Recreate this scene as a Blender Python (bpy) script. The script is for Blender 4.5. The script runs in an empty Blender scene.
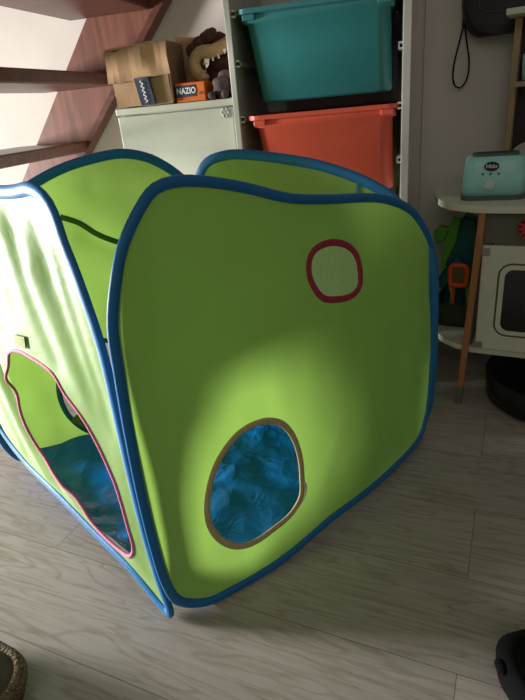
import bpy, bmesh, math, random
from mathutils import Vector, Matrix, noise
from mathutils.geometry import delaunay_2d_cdt

C = bpy.context.scene.collection
S = bpy.context.scene
R = math.radians
random.seed(4)

# ------------------------------------------------------------------ camera
PITCH, ROLL, HC = R(24.5), R(5.5), 0.80
fw = Vector((0, math.cos(PITCH), -math.sin(PITCH)))
r0 = Vector((1, 0, 0)); u0 = r0.cross(fw)
rr = r0 * math.cos(ROLL) - u0 * math.sin(ROLL)
uu = u0 * math.cos(ROLL) + r0 * math.sin(ROLL)
cd = bpy.data.cameras.new('camera'); cam = bpy.data.objects.new('camera', cd); C.objects.link(cam)
cd.sensor_width = 36; cd.lens = 540 / 700 * 36; cd.clip_start = 0.02
cam.matrix_world = Matrix(((rr.x, uu.x, -fw.x, 0), (rr.y, uu.y, -fw.y, 0), (rr.z, uu.z, -fw.z, HC), (0, 0, 0, 1)))
S.camera = cam

# ------------------------------------------------------------------ light
S.view_settings.view_transform = 'Standard'; S.view_settings.look = 'None'
S.view_settings.gamma = 1; S.view_settings.exposure = 0.0
try: S.view_settings.use_curve_mapping = False
except Exception: pass
W = bpy.data.worlds.new('world'); S.world = W; W.use_nodes = True
W.node_tree.nodes['Background'].inputs[0].default_value = (1.0, 0.91, 0.80, 1)
W.node_tree.nodes['Background'].inputs[1].default_value = 0.16

def area(name, loc, target, sx, sy, power, col, spread=180):
    l = bpy.data.lights.new(name, 'AREA'); l.shape = 'RECTANGLE'; l.size = sx; l.size_y = sy
    l.energy = power; l.color = col; l.spread = R(spread)
    o = bpy.data.objects.new(name, l); C.objects.link(o); o.location = loc
    o.rotation_euler = (Vector(target) - Vector(loc)).to_track_quat('-Z', 'Y').to_euler()
    return o
area('attic_window_daylight', (-3.1, 1.40, 0.58), (-0.2, 1.0, 0.36), 0.65, 0.55, 84, (1.0, 0.97, 0.965), 105)
area('room_daylight', (-0.8, -2.2, 2.2), (0.0, 1.2, 0.4), 1.6, 1.2, 10, (1.0, 0.96, 0.9))

# ------------------------------------------------------------------ materials
def lin(c):
    return tuple(((v / 255) / 12.92 if v / 255 <= 0.04045 else ((v / 255 + 0.055) / 1.055) ** 2.4) for v in c) + (1,)
class NT:
    def __init__(s, name):
        s.m = bpy.data.materials.new(name); s.m.use_nodes = True; s.t = s.m.node_tree
        s.b = s.t.nodes['Principled BSDF']; s.out = s.t.nodes['Material Output']
    def n(s, typ, **kw):
        x = s.t.nodes.new(typ)
        for k, v in kw.items():
            if k.startswith('i_'): x.inputs[k[2:].replace('_', ' ')].default_value = v
            else: setattr(x, k, v)
        return x
    def l(s, a, b): s.t.links.new(a, b)
def ramp(nt, fac, stops):
    r = nt.n('ShaderNodeValToRGB'); nt.l(fac, r.inputs[0])
    el = r.color_ramp.elements
    while len(el) < len(stops): el.new(0.5)
    for e, (p, c) in zip(el, stops): e.position = p; e.color = c
    return r.outputs[0]
def plain(name, col, rough=0.5, var=0.12, scale=30, bump=0.0, bscale=200, metallic=0, spec=0.5, stretch=(1, 1, 1)):
    nt = NT(name); c = lin(col)
    tc = nt.n('ShaderNodeTexCoord'); mp = nt.n('ShaderNodeMapping'); mp.inputs['Scale'].default_value = stretch
    nt.l(tc.outputs['Object'], mp.inputs[0])
    nz = nt.n('ShaderNodeTexNoise', i_Scale=scale, i_Detail=4.0); nt.l(mp.outputs[0], nz.inputs['Vector'])
    lo = tuple(v * (1 - var) for v in c[:3]) + (1,); hi = tuple(min(1, v * (1 + var)) for v in c[:3]) + (1,)
    nt.l(ramp(nt, nz.outputs['Fac'], [(0.3, lo), (0.7, hi)]), nt.b.inputs['Base Color'])
    nt.b.inputs['Roughness'].default_value = rough; nt.b.inputs['Metallic'].default_value = metallic
    nt.b.inputs['Specular IOR Level'].default_value = spec
    if bump:
        n2 = nt.n('ShaderNodeTexNoise', i_Scale=bscale, i_Detail=3.0); nt.l(mp.outputs[0], n2.inputs['Vector'])
        bp = nt.n('ShaderNodeBump', i_Strength=bump, i_Distance=0.002); nt.l(n2.outputs['Fac'], bp.inputs['Height'])
        nt.l(bp.outputs[0], nt.b.inputs['Normal'])
    return nt.m
def fabric(name, col, tcol, trans=0.4, weave=900):
    nt = NT(name); c = lin(col); t = lin(tcol)
    tc = nt.n('ShaderNodeTexCoord')
    nz = nt.n('ShaderNodeTexNoise', i_Scale=9.0, i_Detail=3.0); nt.l(tc.outputs['Object'], nz.inputs['Vector'])
    cc = ramp(nt, nz.outputs['Fac'], [(0.3, tuple(v * 0.93 for v in c[:3]) + (1,)), (0.7, tuple(v * 1.05 for v in c[:3]) + (1,))])
    n2 = nt.n('ShaderNodeTexNoise', i_Scale=26.0, i_Detail=2.0); nt.l(tc.outputs['Object'], n2.inputs['Vector'])
    bp = nt.n('ShaderNodeBump', i_Strength=0.25, i_Distance=0.006); nt.l(n2.outputs['Fac'], bp.inputs['Height'])
    d = nt.n('ShaderNodeBsdfDiffuse'); nt.l(cc, d.inputs[0]); nt.l(bp.outputs[0], d.inputs['Normal'])
    tr = nt.n('ShaderNodeBsdfTranslucent'); tr.inputs[0].default_value = t
    mx = nt.n('ShaderNodeMixShader'); mx.inputs[0].default_value = trans
    nt.l(d.outputs[0], mx.inputs[1]); nt.l(tr.outputs[0], mx.inputs[2])
    g = nt.n('ShaderNodeBsdfGlossy'); g.inputs['Roughness'].default_value = 0.5; g.inputs[0].default_value = (1, 1, 1, 1)
    nt.l(bp.outputs[0], g.inputs['Normal'])
    lw = nt.n('ShaderNodeLayerWeight'); pw = nt.n('ShaderNodeMath', operation='POWER'); nt.l(lw.outputs['Facing'], pw.inputs[0]); pw.inputs[1].default_value = 4.0
    ma = nt.n('ShaderNodeMath', operation='MULTIPLY_ADD'); nt.l(pw.outputs[0], ma.inputs[0]); ma.inputs[1].default_value = 0.4; ma.inputs[2].default_value = 0.035
    lw.inputs['Blend'].default_value = 0.5
    m2 = nt.n('ShaderNodeMixShader'); nt.l(ma.outputs[0], m2.inputs[0])
    nt.l(mx.outputs[0], m2.inputs[1]); nt.l(g.outputs[0], m2.inputs[2])
    nt.l(m2.outputs[0], nt.out.inputs['Surface'])
    return nt.m

def floor_mat():
    nt = NT('oak_laminate')
    tc = nt.n('ShaderNodeTexCoord')
    br = nt.n('ShaderNodeTexBrick', offset=0.342, offset_frequency=2)
    br.inputs['Scale'].default_value = 1; br.inputs['Brick Width'].default_value = 1.2; br.inputs['Row Height'].default_value = 0.187
    br.inputs['Mortar Size'].default_value = 0.0008; br.inputs['Mortar Smooth'].default_value = 0.2
    br.inputs['Color1'].default_value = (0, 0, 0, 1); br.inputs['Color2'].default_value = (1, 1, 1, 1); br.inputs['Mortar'].default_value = (0.5, 0.5, 0.5, 1)
    nt.l(tc.outputs['Object'], br.inputs['Vector'])
    # per plank offset of the grain
    off = nt.n('ShaderNodeVectorMath', operation='SCALE'); nt.l(br.outputs['Color'], off.inputs[0]); off.inputs['Scale'].default_value = 7.3
    ad = nt.n('ShaderNodeVectorMath', operation='ADD'); nt.l(tc.outputs['Object'], ad.inputs[0]); nt.l(off.outputs[0], ad.inputs[1])
    m1 = nt.n('ShaderNodeMapping'); m1.inputs['Scale'].default_value = (1.6, 11, 1); nt.l(ad.outputs[0], m1.inputs[0])
    n1 = nt.n('ShaderNodeTexNoise', i_Scale=1.6, i_Detail=3.0, i_Distortion=0.6); nt.l(m1.outputs[0], n1.inputs['Vector'])
    # cathedral rings from the noise field
    mm = nt.n('ShaderNodeMath', operation='MULTIPLY'); nt.l(n1.outputs['Fac'], mm.inputs[0]); mm.inputs[1].default_value = 60
    sn = nt.n('ShaderNodeMath', operation='SINE'); nt.l(mm.outputs[0], sn.inputs[0])
    m2 = nt.n('ShaderNodeMapping'); m2.inputs['Scale'].default_value = (5, 110, 1); nt.l(ad.outputs[0], m2.inputs[0])
    n2 = nt.n('ShaderNodeTexNoise', i_Scale=1.5, i_Detail=6.0); nt.l(m2.outputs[0], n2.inputs['Vector'])
    n3 = nt.n('ShaderNodeTexNoise', i_Scale=2.2, i_Detail=2.0); nt.l(ad.outputs[0], n3.inputs['Vector'])
    base = ramp(nt, n2.outputs['Fac'], [(0.2, lin((146, 139, 129))), (0.5, lin((165, 158, 149))), (0.8, lin((174, 168, 160)))])
    ring = ramp(nt, sn.outputs[0], [(0.0, lin((255, 255, 255))), (0.62, lin((250, 248, 245))), (1.0, lin((228, 224, 219)))])
    mx = nt.n('ShaderNodeMix', data_type='RGBA', blend_type='MULTIPLY'); mx.inputs[0].default_value = 0.8
    nt.l(base, mx.inputs[6]); nt.l(ring, mx.inputs[7])
    tone = ramp(nt, n3.outputs['Fac'], [(0.3, (0.86, 0.86, 0.86, 1)), (0.7, (1.06, 1.06, 1.06, 1))])
    mx2 = nt.n('ShaderNodeMix', data_type='RGBA', blend_type='MULTIPLY'); mx2.inputs[0].default_value = 1
    nt.l(mx.outputs[2], mx2.inputs[6]); nt.l(tone, mx2.inputs[7])
    mx3 = nt.n('ShaderNodeMix', data_type='RGBA'); nt.l(br.outputs['Fac'], mx3.inputs[0])
    nt.l(mx2.outputs[2], mx3.inputs[6]); mx3.inputs[7].default_value = lin((112, 102, 90))
    nt.l(mx3.outputs[2], nt.b.inputs['Base Color'])
    nt.b.inputs['Roughness'].default_value = 0.5; nt.b.inputs['Specular IOR Level'].default_value = 0.35
    bp = nt.n('ShaderNodeBump', i_Strength=0.12, i_Distance=0.002); nt.l(n2.outputs['Fac'], bp.inputs['Height']); nt.l(bp.outputs[0], nt.b.inputs['Normal'])
    return nt.m
def wood(name, c1, c2, rough=0.45, stretch=(2, 30, 30)):
    nt = NT(name); tc = nt.n('ShaderNodeTexCoord'); mp = nt.n('ShaderNodeMapping'); mp.inputs['Scale'].default_value = stretch
    nt.l(tc.outputs['Object'], mp.inputs[0])
    nz = nt.n('ShaderNodeTexNoise', i_Scale=1.5, i_Detail=6.0, i_Distortion=0.5); nt.l(mp.outputs[0], nz.inputs['Vector'])
    nt.l(ramp(nt, nz.outputs['Fac'], [(0.3, lin(c1)), (0.7, lin(c2))]), nt.b.inputs['Base Color'])
    nt.b.inputs['Roughness'].default_value = rough
    return nt.m

GREEN = fabric('lime_nylon', (148, 187, 98), (160, 203, 92), 0.40)
M = dict(
    floor=floor_mat(),
    wall=plain('white_plaster', (214, 206, 195), 0.9, 0.05, 6, 0.15, 300),
    rim=fabric('blue_piping', (12, 106, 162), (10, 96, 160), 0.06),
    sheet=None,
    pink=plain('pink_binding', (206, 106, 142), 0.7, 0.2, 200, 0.4, 700),
    raspberry=plain('raspberry_binding', (150, 34, 62), 0.7, 0.2, 150, 0.4, 700),
    olive=plain('olive_binding', (182, 166, 120), 0.8, 0.12, 150, 0.4, 700),
    teal=plain('teal_binding', (14, 92, 118), 0.7, 0.12, 150, 0.3, 700),
    tab=plain('velcro_green', (92, 128, 40), 0.9, 0.2, 400, 0.5, 900),
    tabw=plain('velcro_grey', (160, 165, 120), 0.9, 0.2, 400, 0.5, 900),
    strap=plain('dark_green_seam', (62, 98, 36), 0.8),
    thread=plain('white_thread', (215, 210, 185), 0.9),
    shelfw=plain('white_shelf_wood', (196, 196, 186), 0.5, 0.04),
    cab=plain('white_cabinet', (206, 208, 192), 0.45, 0.03),
    dark=plain('shadow_gap', (60, 58, 52), 0.8),
    turq=plain('turquoise_plastic', (54, 130, 134), 0.4, 0.03),
    orange=plain('coral_plastic', (232, 98, 74), 0.4, 0.03),
    stair=wood('mahogany_stain', (100, 60, 46), (134, 86, 68), 0.38, (30, 30, 3)),
    tread=wood('mahogany_tread', (76, 42, 34), (104, 62, 50), 0.35, (3, 30, 30)),
    card=plain('corrugated_card', (168, 134, 98), 0.85, 0.08, 14, 0.25, 120, stretch=(6, 1, 1)),
    carddark=plain('card_edge', (110, 84, 58), 0.9),
    navy=plain('navy_tape', (42, 52, 72), 0.5, 0.35, 60),
    white=plain('white_ink', (226, 228, 232), 0.6, 0.02),
    boxorange=plain('orange_card', (214, 104, 26), 0.5, 0.06),
    black=plain('black_plastic', (16, 16, 17), 0.45, 0.1),
    blackfab=plain('black_fabric', (5, 5, 6), 0.95, 0.25, 80, 0.4, 500, spec=0.15),
    plum=plain('plum_leather', (34, 24, 28), 0.6, 0.2, 80, 0.3, 400),
    piping=plain('plum_piping', (76, 50, 54), 0.6),
    beige=plain('beige_plush', (178, 148, 108), 0.95, 0.15, 60, 0.8, 260),
    brown=plain('brown_plush', (70, 38, 32), 0.95, 0.3, 50, 0.9, 260),
    taupe=plain('taupe_plush', (84, 70, 66), 0.95, 0.35, 50, 0.9, 260),
    felt=plain('white_felt', (232, 226, 214), 0.9),
    kwhite=plain('kitchen_white', (206, 206, 186), 0.5, 0.03),
    kgrey=plain('kitchen_grey', (96, 98, 84), 0.6, 0.05),
    kwood=wood('beech_leg', (150, 96, 56), (176, 118, 74), 0.5, (30, 30, 3)),
    kwoodl=wood('pine_post', (150, 124, 92), (172, 146, 110), 0.5, (30, 30, 3)),
    mint=plain('mint_plastic', (156, 216, 210), 0.35, 0.03),
    mintd=plain('grey_green_plastic', (70, 92, 84), 0.5, 0.05),
    knobw=plain('pale_knob', (196, 214, 206), 0.4, 0.03),
    red=plain('red_plastic', (186, 24, 40), 0.5),
    metal=plain('grey_metal', (150, 150, 142), 0.35, 0.1, metallic=0.7),
    glassd=plain('dark_oven_window', (30, 22, 24), 0.15, 0.1),
    groove=plain('brown_groove', (86, 78, 58), 0.7),
    mesh=plain('dark_mesh', (58, 46, 46), 0.9, 0.4, 300, 0.6, 500),
    basket=plain('grey_felt_basket', (54, 56, 46), 0.95, 0.2, 120, 0.5, 400),
    tgreen=plain('toy_green', (84, 150, 40), 0.45, 0.05),
    tteal=plain('toy_teal', (16, 84, 92), 0.45, 0.08),
    torange=plain('toy_orange', (226, 82, 40), 0.4, 0.05),
    tyellow=plain('toy_yellow', (170, 160, 70), 0.5, 0.05),
    lens=plain('toy_lens', (98, 74, 56), 0.3, 0.05),
    tub=plain('black_tub', (14, 14, 16), 0.55, 0.2),
    pale=plain('pale_plate', (176, 170, 166), 0.4, 0.04),
    woven=None,
    cushion=plain('dark_taupe_cloth', (78, 68, 52), 0.9, 0.15, 60, 0.5, 500),
    lining=plain('rose_grey_lining', (104, 88, 84), 0.9, 0.1),
)
def sheet_mat():
    nt = NT('glossy_blue_sheet'); tc = nt.n('ShaderNodeTexCoord')
    nz = nt.n('ShaderNodeTexNoise', i_Scale=14.0, i_Detail=5.0, i_Distortion=1.2); nt.l(tc.outputs['Object'], nz.inputs['Vector'])
    vo = nt.n('ShaderNodeTexVoronoi', i_Scale=13.0); nt.l(tc.outputs['Object'], vo.inputs['Vector'])
    ad = nt.n('ShaderNodeMath', operation='ADD'); nt.l(nz.outputs['Fac'], ad.inputs[0]); nt.l(vo.outputs['Distance'], ad.inputs[1])
    bp = nt.n('ShaderNodeBump', i_Strength=0.8, i_Distance=0.012); nt.l(ad.outputs[0], bp.inputs['Height']); nt.l(bp.outputs[0], nt.b.inputs['Normal'])
    nt.b.inputs['Base Color'].default_value = lin((0, 112, 192)); nt.b.inputs['Roughness'].default_value = 0.27
    nt.b.inputs['Specular IOR Level'].default_value = 0.45
    return nt.m
M['sheet'] = sheet_mat()
def woven_mat():
    nt = NT('beige_weave'); tc = nt.n('ShaderNodeTexCoord')
    vo = nt.n('ShaderNodeTexVoronoi', i_Scale=260.0); nt.l(tc.outputs['Object'], vo.inputs['Vector'])
    nt.l(ramp(nt, vo.outputs['Distance'], [(0.1, lin((140, 122, 88))), (0.8, lin((72, 58, 40)))]), nt.b.inputs['Base Color'])
    bp = nt.n('ShaderNodeBump', i_Strength=0.8, i_Distance=0.003, invert=True); nt.l(vo.outputs['Distance'], bp.inputs['Height']); nt.l(bp.outputs[0], nt.b.inputs['Normal'])
    nt.b.inputs['Roughness'].default_value = 0.95
    return nt.m
M['woven'] = woven_mat()
def net_mat():
    nt = NT('added_sheer_net'); tc = nt.n('ShaderNodeTexCoord')
    vo = nt.n('ShaderNodeTexVoronoi', i_Scale=90.0); nt.l(tc.outputs['Object'], vo.inputs['Vector'])
    d = nt.n('ShaderNodeBsdfDiffuse'); d.inputs[0].default_value = lin((206, 224, 182))
    tr = nt.n('ShaderNodeBsdfTranslucent'); tr.inputs[0].default_value = lin((206, 224, 182))
    mx = nt.n('ShaderNodeMixShader'); mx.inputs[0].default_value = 0.5; nt.l(d.outputs[0], mx.inputs[1]); nt.l(tr.outputs[0], mx.inputs[2])
    tp = nt.n('ShaderNodeBsdfTransparent'); m2 = nt.n('ShaderNodeMixShader')
    nt.l(ramp(nt, vo.outputs['Distance'], [(0.2, (0.66, 0.66, 0.66, 1)), (0.8, (0.60, 0.60, 0.60, 1))]), m2.inputs[0])
    nt.l(tp.outputs[0], m2.inputs[1]); nt.l(mx.outputs[0], m2.inputs[2]); nt.l(m2.outputs[0], nt.out.inputs['Surface'])
    return nt.m
M['net'] = net_mat()

# ------------------------------------------------------------------ builders
def link(name, bm, mat, parent=None, smooth=False, mods=()):
    me = bpy.data.meshes.new(name)
    bmesh.ops.recalc_face_normals(bm, faces=bm.faces)
    bm.to_mesh(me); bm.free()
    if smooth:
        for p in me.polygons: p.use_smooth = True
    me.materials.append(mat)
    o = bpy.data.objects.new(name, me); C.objects.link(o)
    if parent is not None: o.parent = parent
    return o
def tag(o, label, cat, group=None):
    o['label'] = label; o['category'] = cat
    if group: o['group'] = group
    return o
def thing(name, label, cat, loc=(0, 0, 0), rz=0, group=None):
    o = bpy.data.objects.new(name, None); C.objects.link(o); o.empty_display_size = 0.05
    o.location = loc; o.rotation_euler = (0, 0, rz)
    return tag(o, label, cat, group)
def box(bm, a, b, bev=0.0, mat=None, seg=2):
    a = Vector(a); b = Vector(b)
    r = bmesh.ops.create_cube(bm, size=1)
    vs = r['verts']
    for v in vs:
        v.co = Vector(((a.x + b.x) / 2 + v.co.x * (b.x - a.x), (a.y + b.y) / 2 + v.co.y * (b.y - a.y), (a.z + b.z) / 2 + v.co.z * (b.z - a.z)))
    if bev:
        es = list({e for v in vs for e in v.link_edges})
        q = bmesh.ops.bevel(bm, geom=es, offset=bev, segments=seg, profile=0.5, affect='EDGES')
        vs = list({v for f in q['faces'] for v in f.verts} | {v for v in vs if v.is_valid})
    if mat is not None:
        for v in vs: v.co = mat @ v.co
    return bm
def bx(a, b, bev=0.0): return box(bmesh.new(), a, b, bev)
def prism(pts, axis, d0, d1, bev=0.0):
    """polygon pts (2D) extruded along axis: 'y' maps (x,z), 'z' maps (x,y), 'x' maps (y,z)"""
    bm = bmesh.new()
    f = {'y': lambda p, d: (p[0], d, p[1]), 'z': lambda p, d: (p[0], p[1], d), 'x': lambda p, d: (d, p[0], p[1])}[axis]
    a = [bm.verts.new(f(p, d0)) for p in pts]; b = [bm.verts.new(f(p, d1)) for p in pts]
    bm.faces.new(a); bm.faces.new(b[::-1]); n = len(pts)
    for i in range(n): bm.faces.new((a[i], a[(i + 1) % n], b[(i + 1) % n], b[i]))
    if bev:
        es = [e for e in bm.edges if all(len(f.verts) > 4 or True for f in e.link_faces) and (len(e.link_faces) == 2) and any(len(f.verts) == n and n != 4 for f in e.link_faces)]
        if es: bmesh.ops.bevel(bm, geom=es, offset=bev, segments=2, profile=0.5, affect='EDGES')
    return bm
def rrect(x0, x1, y0, y1, r, n=6):
    pts = []
    for cx, cy, a0 in ((x1 - r, y1 - r, 0), (x0 + r, y1 - r, 90), (x0 + r, y0 + r, 180), (x1 - r, y0 + r, 270)):
        for i in range(n + 1):
            a = R(a0 + 90 * i / n); pts.append((cx + r * math.cos(a), cy + r * math.sin(a)))
    return pts
def catmull(pts, closed=True, step=0.01):
    P = [Vector(p) for p in pts]; n = len(P); out = []
    rng = range(n) if closed else range(n - 1)
    for i in rng:
        if closed: p0, p1, p2, p3 = P[i - 1], P[i], P[(i + 1) % n], P[(i + 2) % n]
        else: p0, p1, p2, p3 = P[max(i - 1, 0)], P[i], P[i + 1], P[min(i + 2, n - 1)]
        k = max(1, int((p2 - p1).length / step))
        for j in range(k):
            t = j / k
            out.append(0.5 * ((2 * p1) + (p2 - p0) * t + (2 * p0 - 5 * p1 + 4 * p2 - p3) * t * t + (3 * p1 - p0 - 3 * p2 + p3) * t ** 3))
    if not closed: out.append(P[-1])
    return out
def sweep(path, wid, hgt, normal=None, closed=True, seg=10, bm=None, taper=None):
    """flattened tube along path; wid measured across the path in the surface, hgt along the normal"""
    bm = bm or bmesh.new(); n = len(path); rings = []
    prevn = None
    for i, p in enumerate(path):
        a = path[(i - 1) % n] if closed or i else path[0]; b = path[(i + 1) % n] if closed or i < n - 1 else path[-1]
        t = (b - a).normalized() if (b - a).length > 1e-9 else Vector((0, 0, 1))
        if normal is not None:
            nn = normal(i) if callable(normal) else normal
            nn = (nn - t * nn.dot(t)).normalized()
        else:
            if prevn is None: prevn = t.orthogonal()
            nn = (prevn - t * prevn.dot(t)).normalized(); prevn = nn
        s = t.cross(nn)
        k = taper(i / (n - 1)) if taper else 1
        rings.append([bm.verts.new(p + s * (wid * k * math.cos(2 * math.pi * j / seg)) + nn * (hgt * k * math.sin(2 * math.pi * j / seg))) for j in range(seg)])
    m = n if closed else n - 1
    for i in range(m):
        A, B = rings[i], rings[(i + 1) % n]
        for j in range(seg): bm.faces.new((A[j], A[(j + 1) % seg], B[(j + 1) % seg], B[j]))
    if not closed:
        bm.faces.new(rings[0][::-1]); bm.faces.new(rings[-1])
    return bm
def lathe(prof, seg=32, bm=None, loc=(0, 0, 0), cap=True):
    bm = bm or bmesh.new(); loc = Vector(loc); rings = []
    for r, z in prof:
        rings.append([bm.verts.new(loc + Vector((r * math.cos(2 * math.pi * j / seg), r * math.sin(2 * math.pi * j / seg), z))) for j in range(seg)])
    for A, B in zip(rings, rings[1:]):
        for j in range(seg): bm.faces.new((A[j], A[(j + 1) % seg], B[(j + 1) % seg], B[j]))
    if cap: bm.faces.new(rings[0][::-1]); bm.faces.new(rings[-1])
    return bm
def blob(bm, c, r, rough=0.0, rot=None, seg=16, f=18.0):
    q = bmesh.ops.create_uvsphere(bm, u_segments=seg, v_segments=max(8, seg * 3 // 4), radius=1)
    for v in q['verts']:
        d = Vector((v.co.x * r[0], v.co.y * r[1], v.co.z * r[2]))
        if rot is not None: d = rot @ d
        p = Vector(c) + d
        if rough: p += d.normalized() * rough * noise.noise(p * f * 3)
        v.co = p
    return bm
def text(body, size, mat, parent, mtx, name='lettering', extrude=0.0004, sx=1.0, bold=0.0):
    cu = bpy.data.curves.new('text', 'FONT'); cu.body = body; cu.size = size; cu.align_x = 'CENTER'; cu.align_y = 'CENTER'
    cu.extrude = extrude; cu.offset = bold
    t = bpy.data.objects.new('text', cu); C.objects.link(t)
    bpy.context.view_layer.update()
    me = bpy.data.meshes.new_from_object(t.evaluated_get(bpy.context.evaluated_depsgraph_get()))
    bpy.data.objects.remove(t)
    me.transform(mtx @ Matrix.Diagonal((sx, 1, 1, 1)))
    me.materials.clear(); me.materials.append(mat)
    o = bpy.data.objects.new(name, me); C.objects.link(o); o.parent = parent
    return o
FRONT = Matrix.Rotation(R(90), 4, 'X')       # text standing up, facing -y

# ------------------------------------------------------------------ setting
YAW = R(-15.0)
wd = Vector((math.cos(YAW), math.sin(YAW), 0)); wn = Vector((-math.sin(YAW), math.cos(YAW), 0))
CP = Vector((-0.01, 1.52, 0))                 # left front foot of the shelf
def wp(s, d, z=0): return CP + wd * s + wn * d + Vector((0, 0, z))
def struct(name, bm, mat, loc=(0, 0, 0), rz=0, label=None):
    o = link(name, bm, mat); o.location = loc; o.rotation_euler = (0, 0, rz); o['kind'] = 'structure'
    return o
fl = struct('floor', bx((-5, -3.0, -0.05), (3.5, 3.2, 0)), M['floor'], (0.694, 0.514, 0), R(-25.8))
struct('wall_back', bx((-3.2, 0.52, 0), (0.52, 0.62, 2.6)), M['wall'], CP, YAW)
WO = Vector((0.53, 1.699, 0))
struct('wall_right', bx((0, 0, 0), (2.6, 0.36, 2.6)), M['wall'], WO, YAW)
struct('trim_1', bx((-0.037, 0.008, 0), (-0.0005, 0.20, 2.6)), M['wall'], WO, YAW)

# ------------------------------------------------------------------ play tent
tent = thing('play_tent', 'lime green pop-up play tent with blue piped edges and cut-out openings on the floor', 'play tent', (0, 0, 0))
def frame(Pa, Pb, lean):
    Pa = Vector((*Pa, 0)); Pb = Vector((*Pb, 0)); e = (Pb - Pa).normalized()
    n0 = e.cross(Vector((0, 0, 1))).normalized()
    up = Vector((0, 0, 1)) * math.cos(R(lean)) - n0 * math.sin(R(lean))
    return Pa, e, up, e.cross(up)
def inside(p, poly):
    x, y = p[0], p[1]; c = False; n = len(poly); j = n - 1
    for i in range(n):
        a, b = poly[i], poly[j]
        if (a[1] > y) != (b[1] > y) and x < (b[0] - a[0]) * (y - a[1]) / (b[1] - a[1]) + a[0]: c = not c
        j = i
    return c
def dist(p, poly):
    return min((Vector(p) - q).length for q in poly)
def panel(fr, outline, holes, wfun, rim_w=0.0095, rim_h=0.006, seed=0, bulge=0.015, grid=0.014, wrinkle=0.004, folds=(), inset=0.0, zmin=0.004):
    O, e, up, n = fr
    out2 = catmull([(a, b) for a, b in outline], True, 0.012)
    m_ = len(out2); nr_ = []
    for i in range(m_):
        t_ = (out2[(i + 1) % m_] - out2[i - 1]).normalized(); nr_.append(Vector((-t_.y, t_.x)))
    ar_ = sum(out2[i - 1].x * out2[i].y - out2[i].x * out2[i - 1].y for i in range(m_))
    out2 = [p + q * (rim_w * inset * (1 if ar_ > 0 else -1)) for p, q in zip(out2, nr_)]
    hs2 = [catmull([(a, b) for a, b in h], True, 0.008) for h in holes]
    def pos(p, off=0.0, free=1.0):
        s, t = p[0], p[1]
        d = min(1.0, dist(p, out2) / 0.16) if free else 0
        k = d * d * (3 - 2 * d)
        w = wfun(s, t) + bulge * k
        dd = min(1.0, d * 5)
        w += wrinkle * dd * (noise.noise(Vector((s * 7, t * 4.0, seed))) + 0.5 * noise.noise(Vector((s * 16, t * 9, seed + 5))))
        for (s0, t0, s1, t1, sig, amp) in folds:
            a = Vector((s0, t0)); b = Vector((s1, t1)); ab = b - a
            u = max(0, min(1, (Vector((s, t)) - a).dot(ab) / ab.length_squared))
            q = (Vector((s, t)) - a - ab * u).length
            w += amp * dd * math.exp(-(q / sig) ** 2) * min(1, 4 * u * 1.0 + 0.3) * (1 - u * 0.7)
        v = O + e * s + up * t + n * (w + off)
        if v.z < zmin: v.z = zmin
        return v
    # fabric
    pts = []; edges = []
    for lp in [out2] + hs2:
        b0 = len(pts); pts += [Vector((p.x, p.y)) for p in lp]
        edges += [(b0 + i, b0 + (i + 1) % len(lp)) for i in range(len(lp))]
    xs = [p.x for p in out2]; ys = [p.y for p in out2]
    y = min(ys); row = 0
    while y < max(ys):
        x = min(xs) + (row % 2) * grid / 2
        while x < max(xs):
            p = Vector((x, y))
            if inside(p, out2) and dist(p, out2) > grid * 0.6 and not any(inside(p, h) or dist(p, h) < grid * 0.6 for h in hs2): pts.append(p)
            x += grid
        y += grid * 0.87; row += 1
    V, E_, F_, *_r = delaunay_2d_cdt(pts, edges, [], 0, 1e-6)
    bm = bmesh.new(); vs = [bm.verts.new(pos(v)) for v in V]
    for f in F_:
        c = sum((Vector(V[i]) for i in f), Vector((0, 0))) / len(f)
        if inside(c, out2) and not any(inside(c, h) for h in hs2):
            try: bm.faces.new([vs[i] for i in f])
            except ValueError: pass
    for v in [v for v in bm.verts if not v.link_faces]: bm.verts.remove(v)
    fo = link('fabric_panel', bm, GREEN, tent, True)
    rim = link('piped_rim', sweep([pos(p) + Vector((0, 0, 0.0)) for p in out2], rim_w, rim_h, n), M['rim'], fo, True)
    rim['label'] = 'blue padded edge piping'
    loops = [[pos(p, 0.0) for p in h] for h in hs2]
    return fo, pos, loops
def patch(fo, pos, quad, mat, name, off=0.003, thick=0.002):
    bm = bmesh.new(); N = 5; g0 = []; g1 = []
    for i in range(N + 1):
        for j in range(N + 1):
            a, b = i / N, j / N
            p = (Vector(quad[0]) * (1 - a) + Vector(quad[1]) * a) * (1 - b) + (Vector(quad[3]) * (1 - a) + Vector(quad[2]) * a) * b
            g0.append(bm.verts.new(pos(p, off))); g1.append(bm.verts.new(pos(p, off + thick if off > 0 else off - thick)))
    idx = lambda i, j: i * (N + 1) + j
    for i in range(N):
        for j in range(N):
            for g in (g0, g1): bm.faces.new((g[idx(i, j)], g[idx(i + 1, j)], g[idx(i + 1, j + 1)], g[idx(i, j + 1)]))
    for k in range(N):
        for (a, b) in ((idx(k, 0), idx(k + 1, 0)), (idx(k, N), idx(k + 1, N)), (idx(0, k), idx(0, k + 1)), (idx(N, k), idx(N, k + 1))):
            bm.faces.new((g0[a], g0[b], g1[b], g1[a]))
    return link(name, bm, mat, fo)
def ring(fo, loop, n, wid, hgt, mat, name, label=None):
    o = link(name, sweep(loop, wid, hgt, n), mat, fo, True)
    if label: o['label'] = label
    return o

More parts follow.
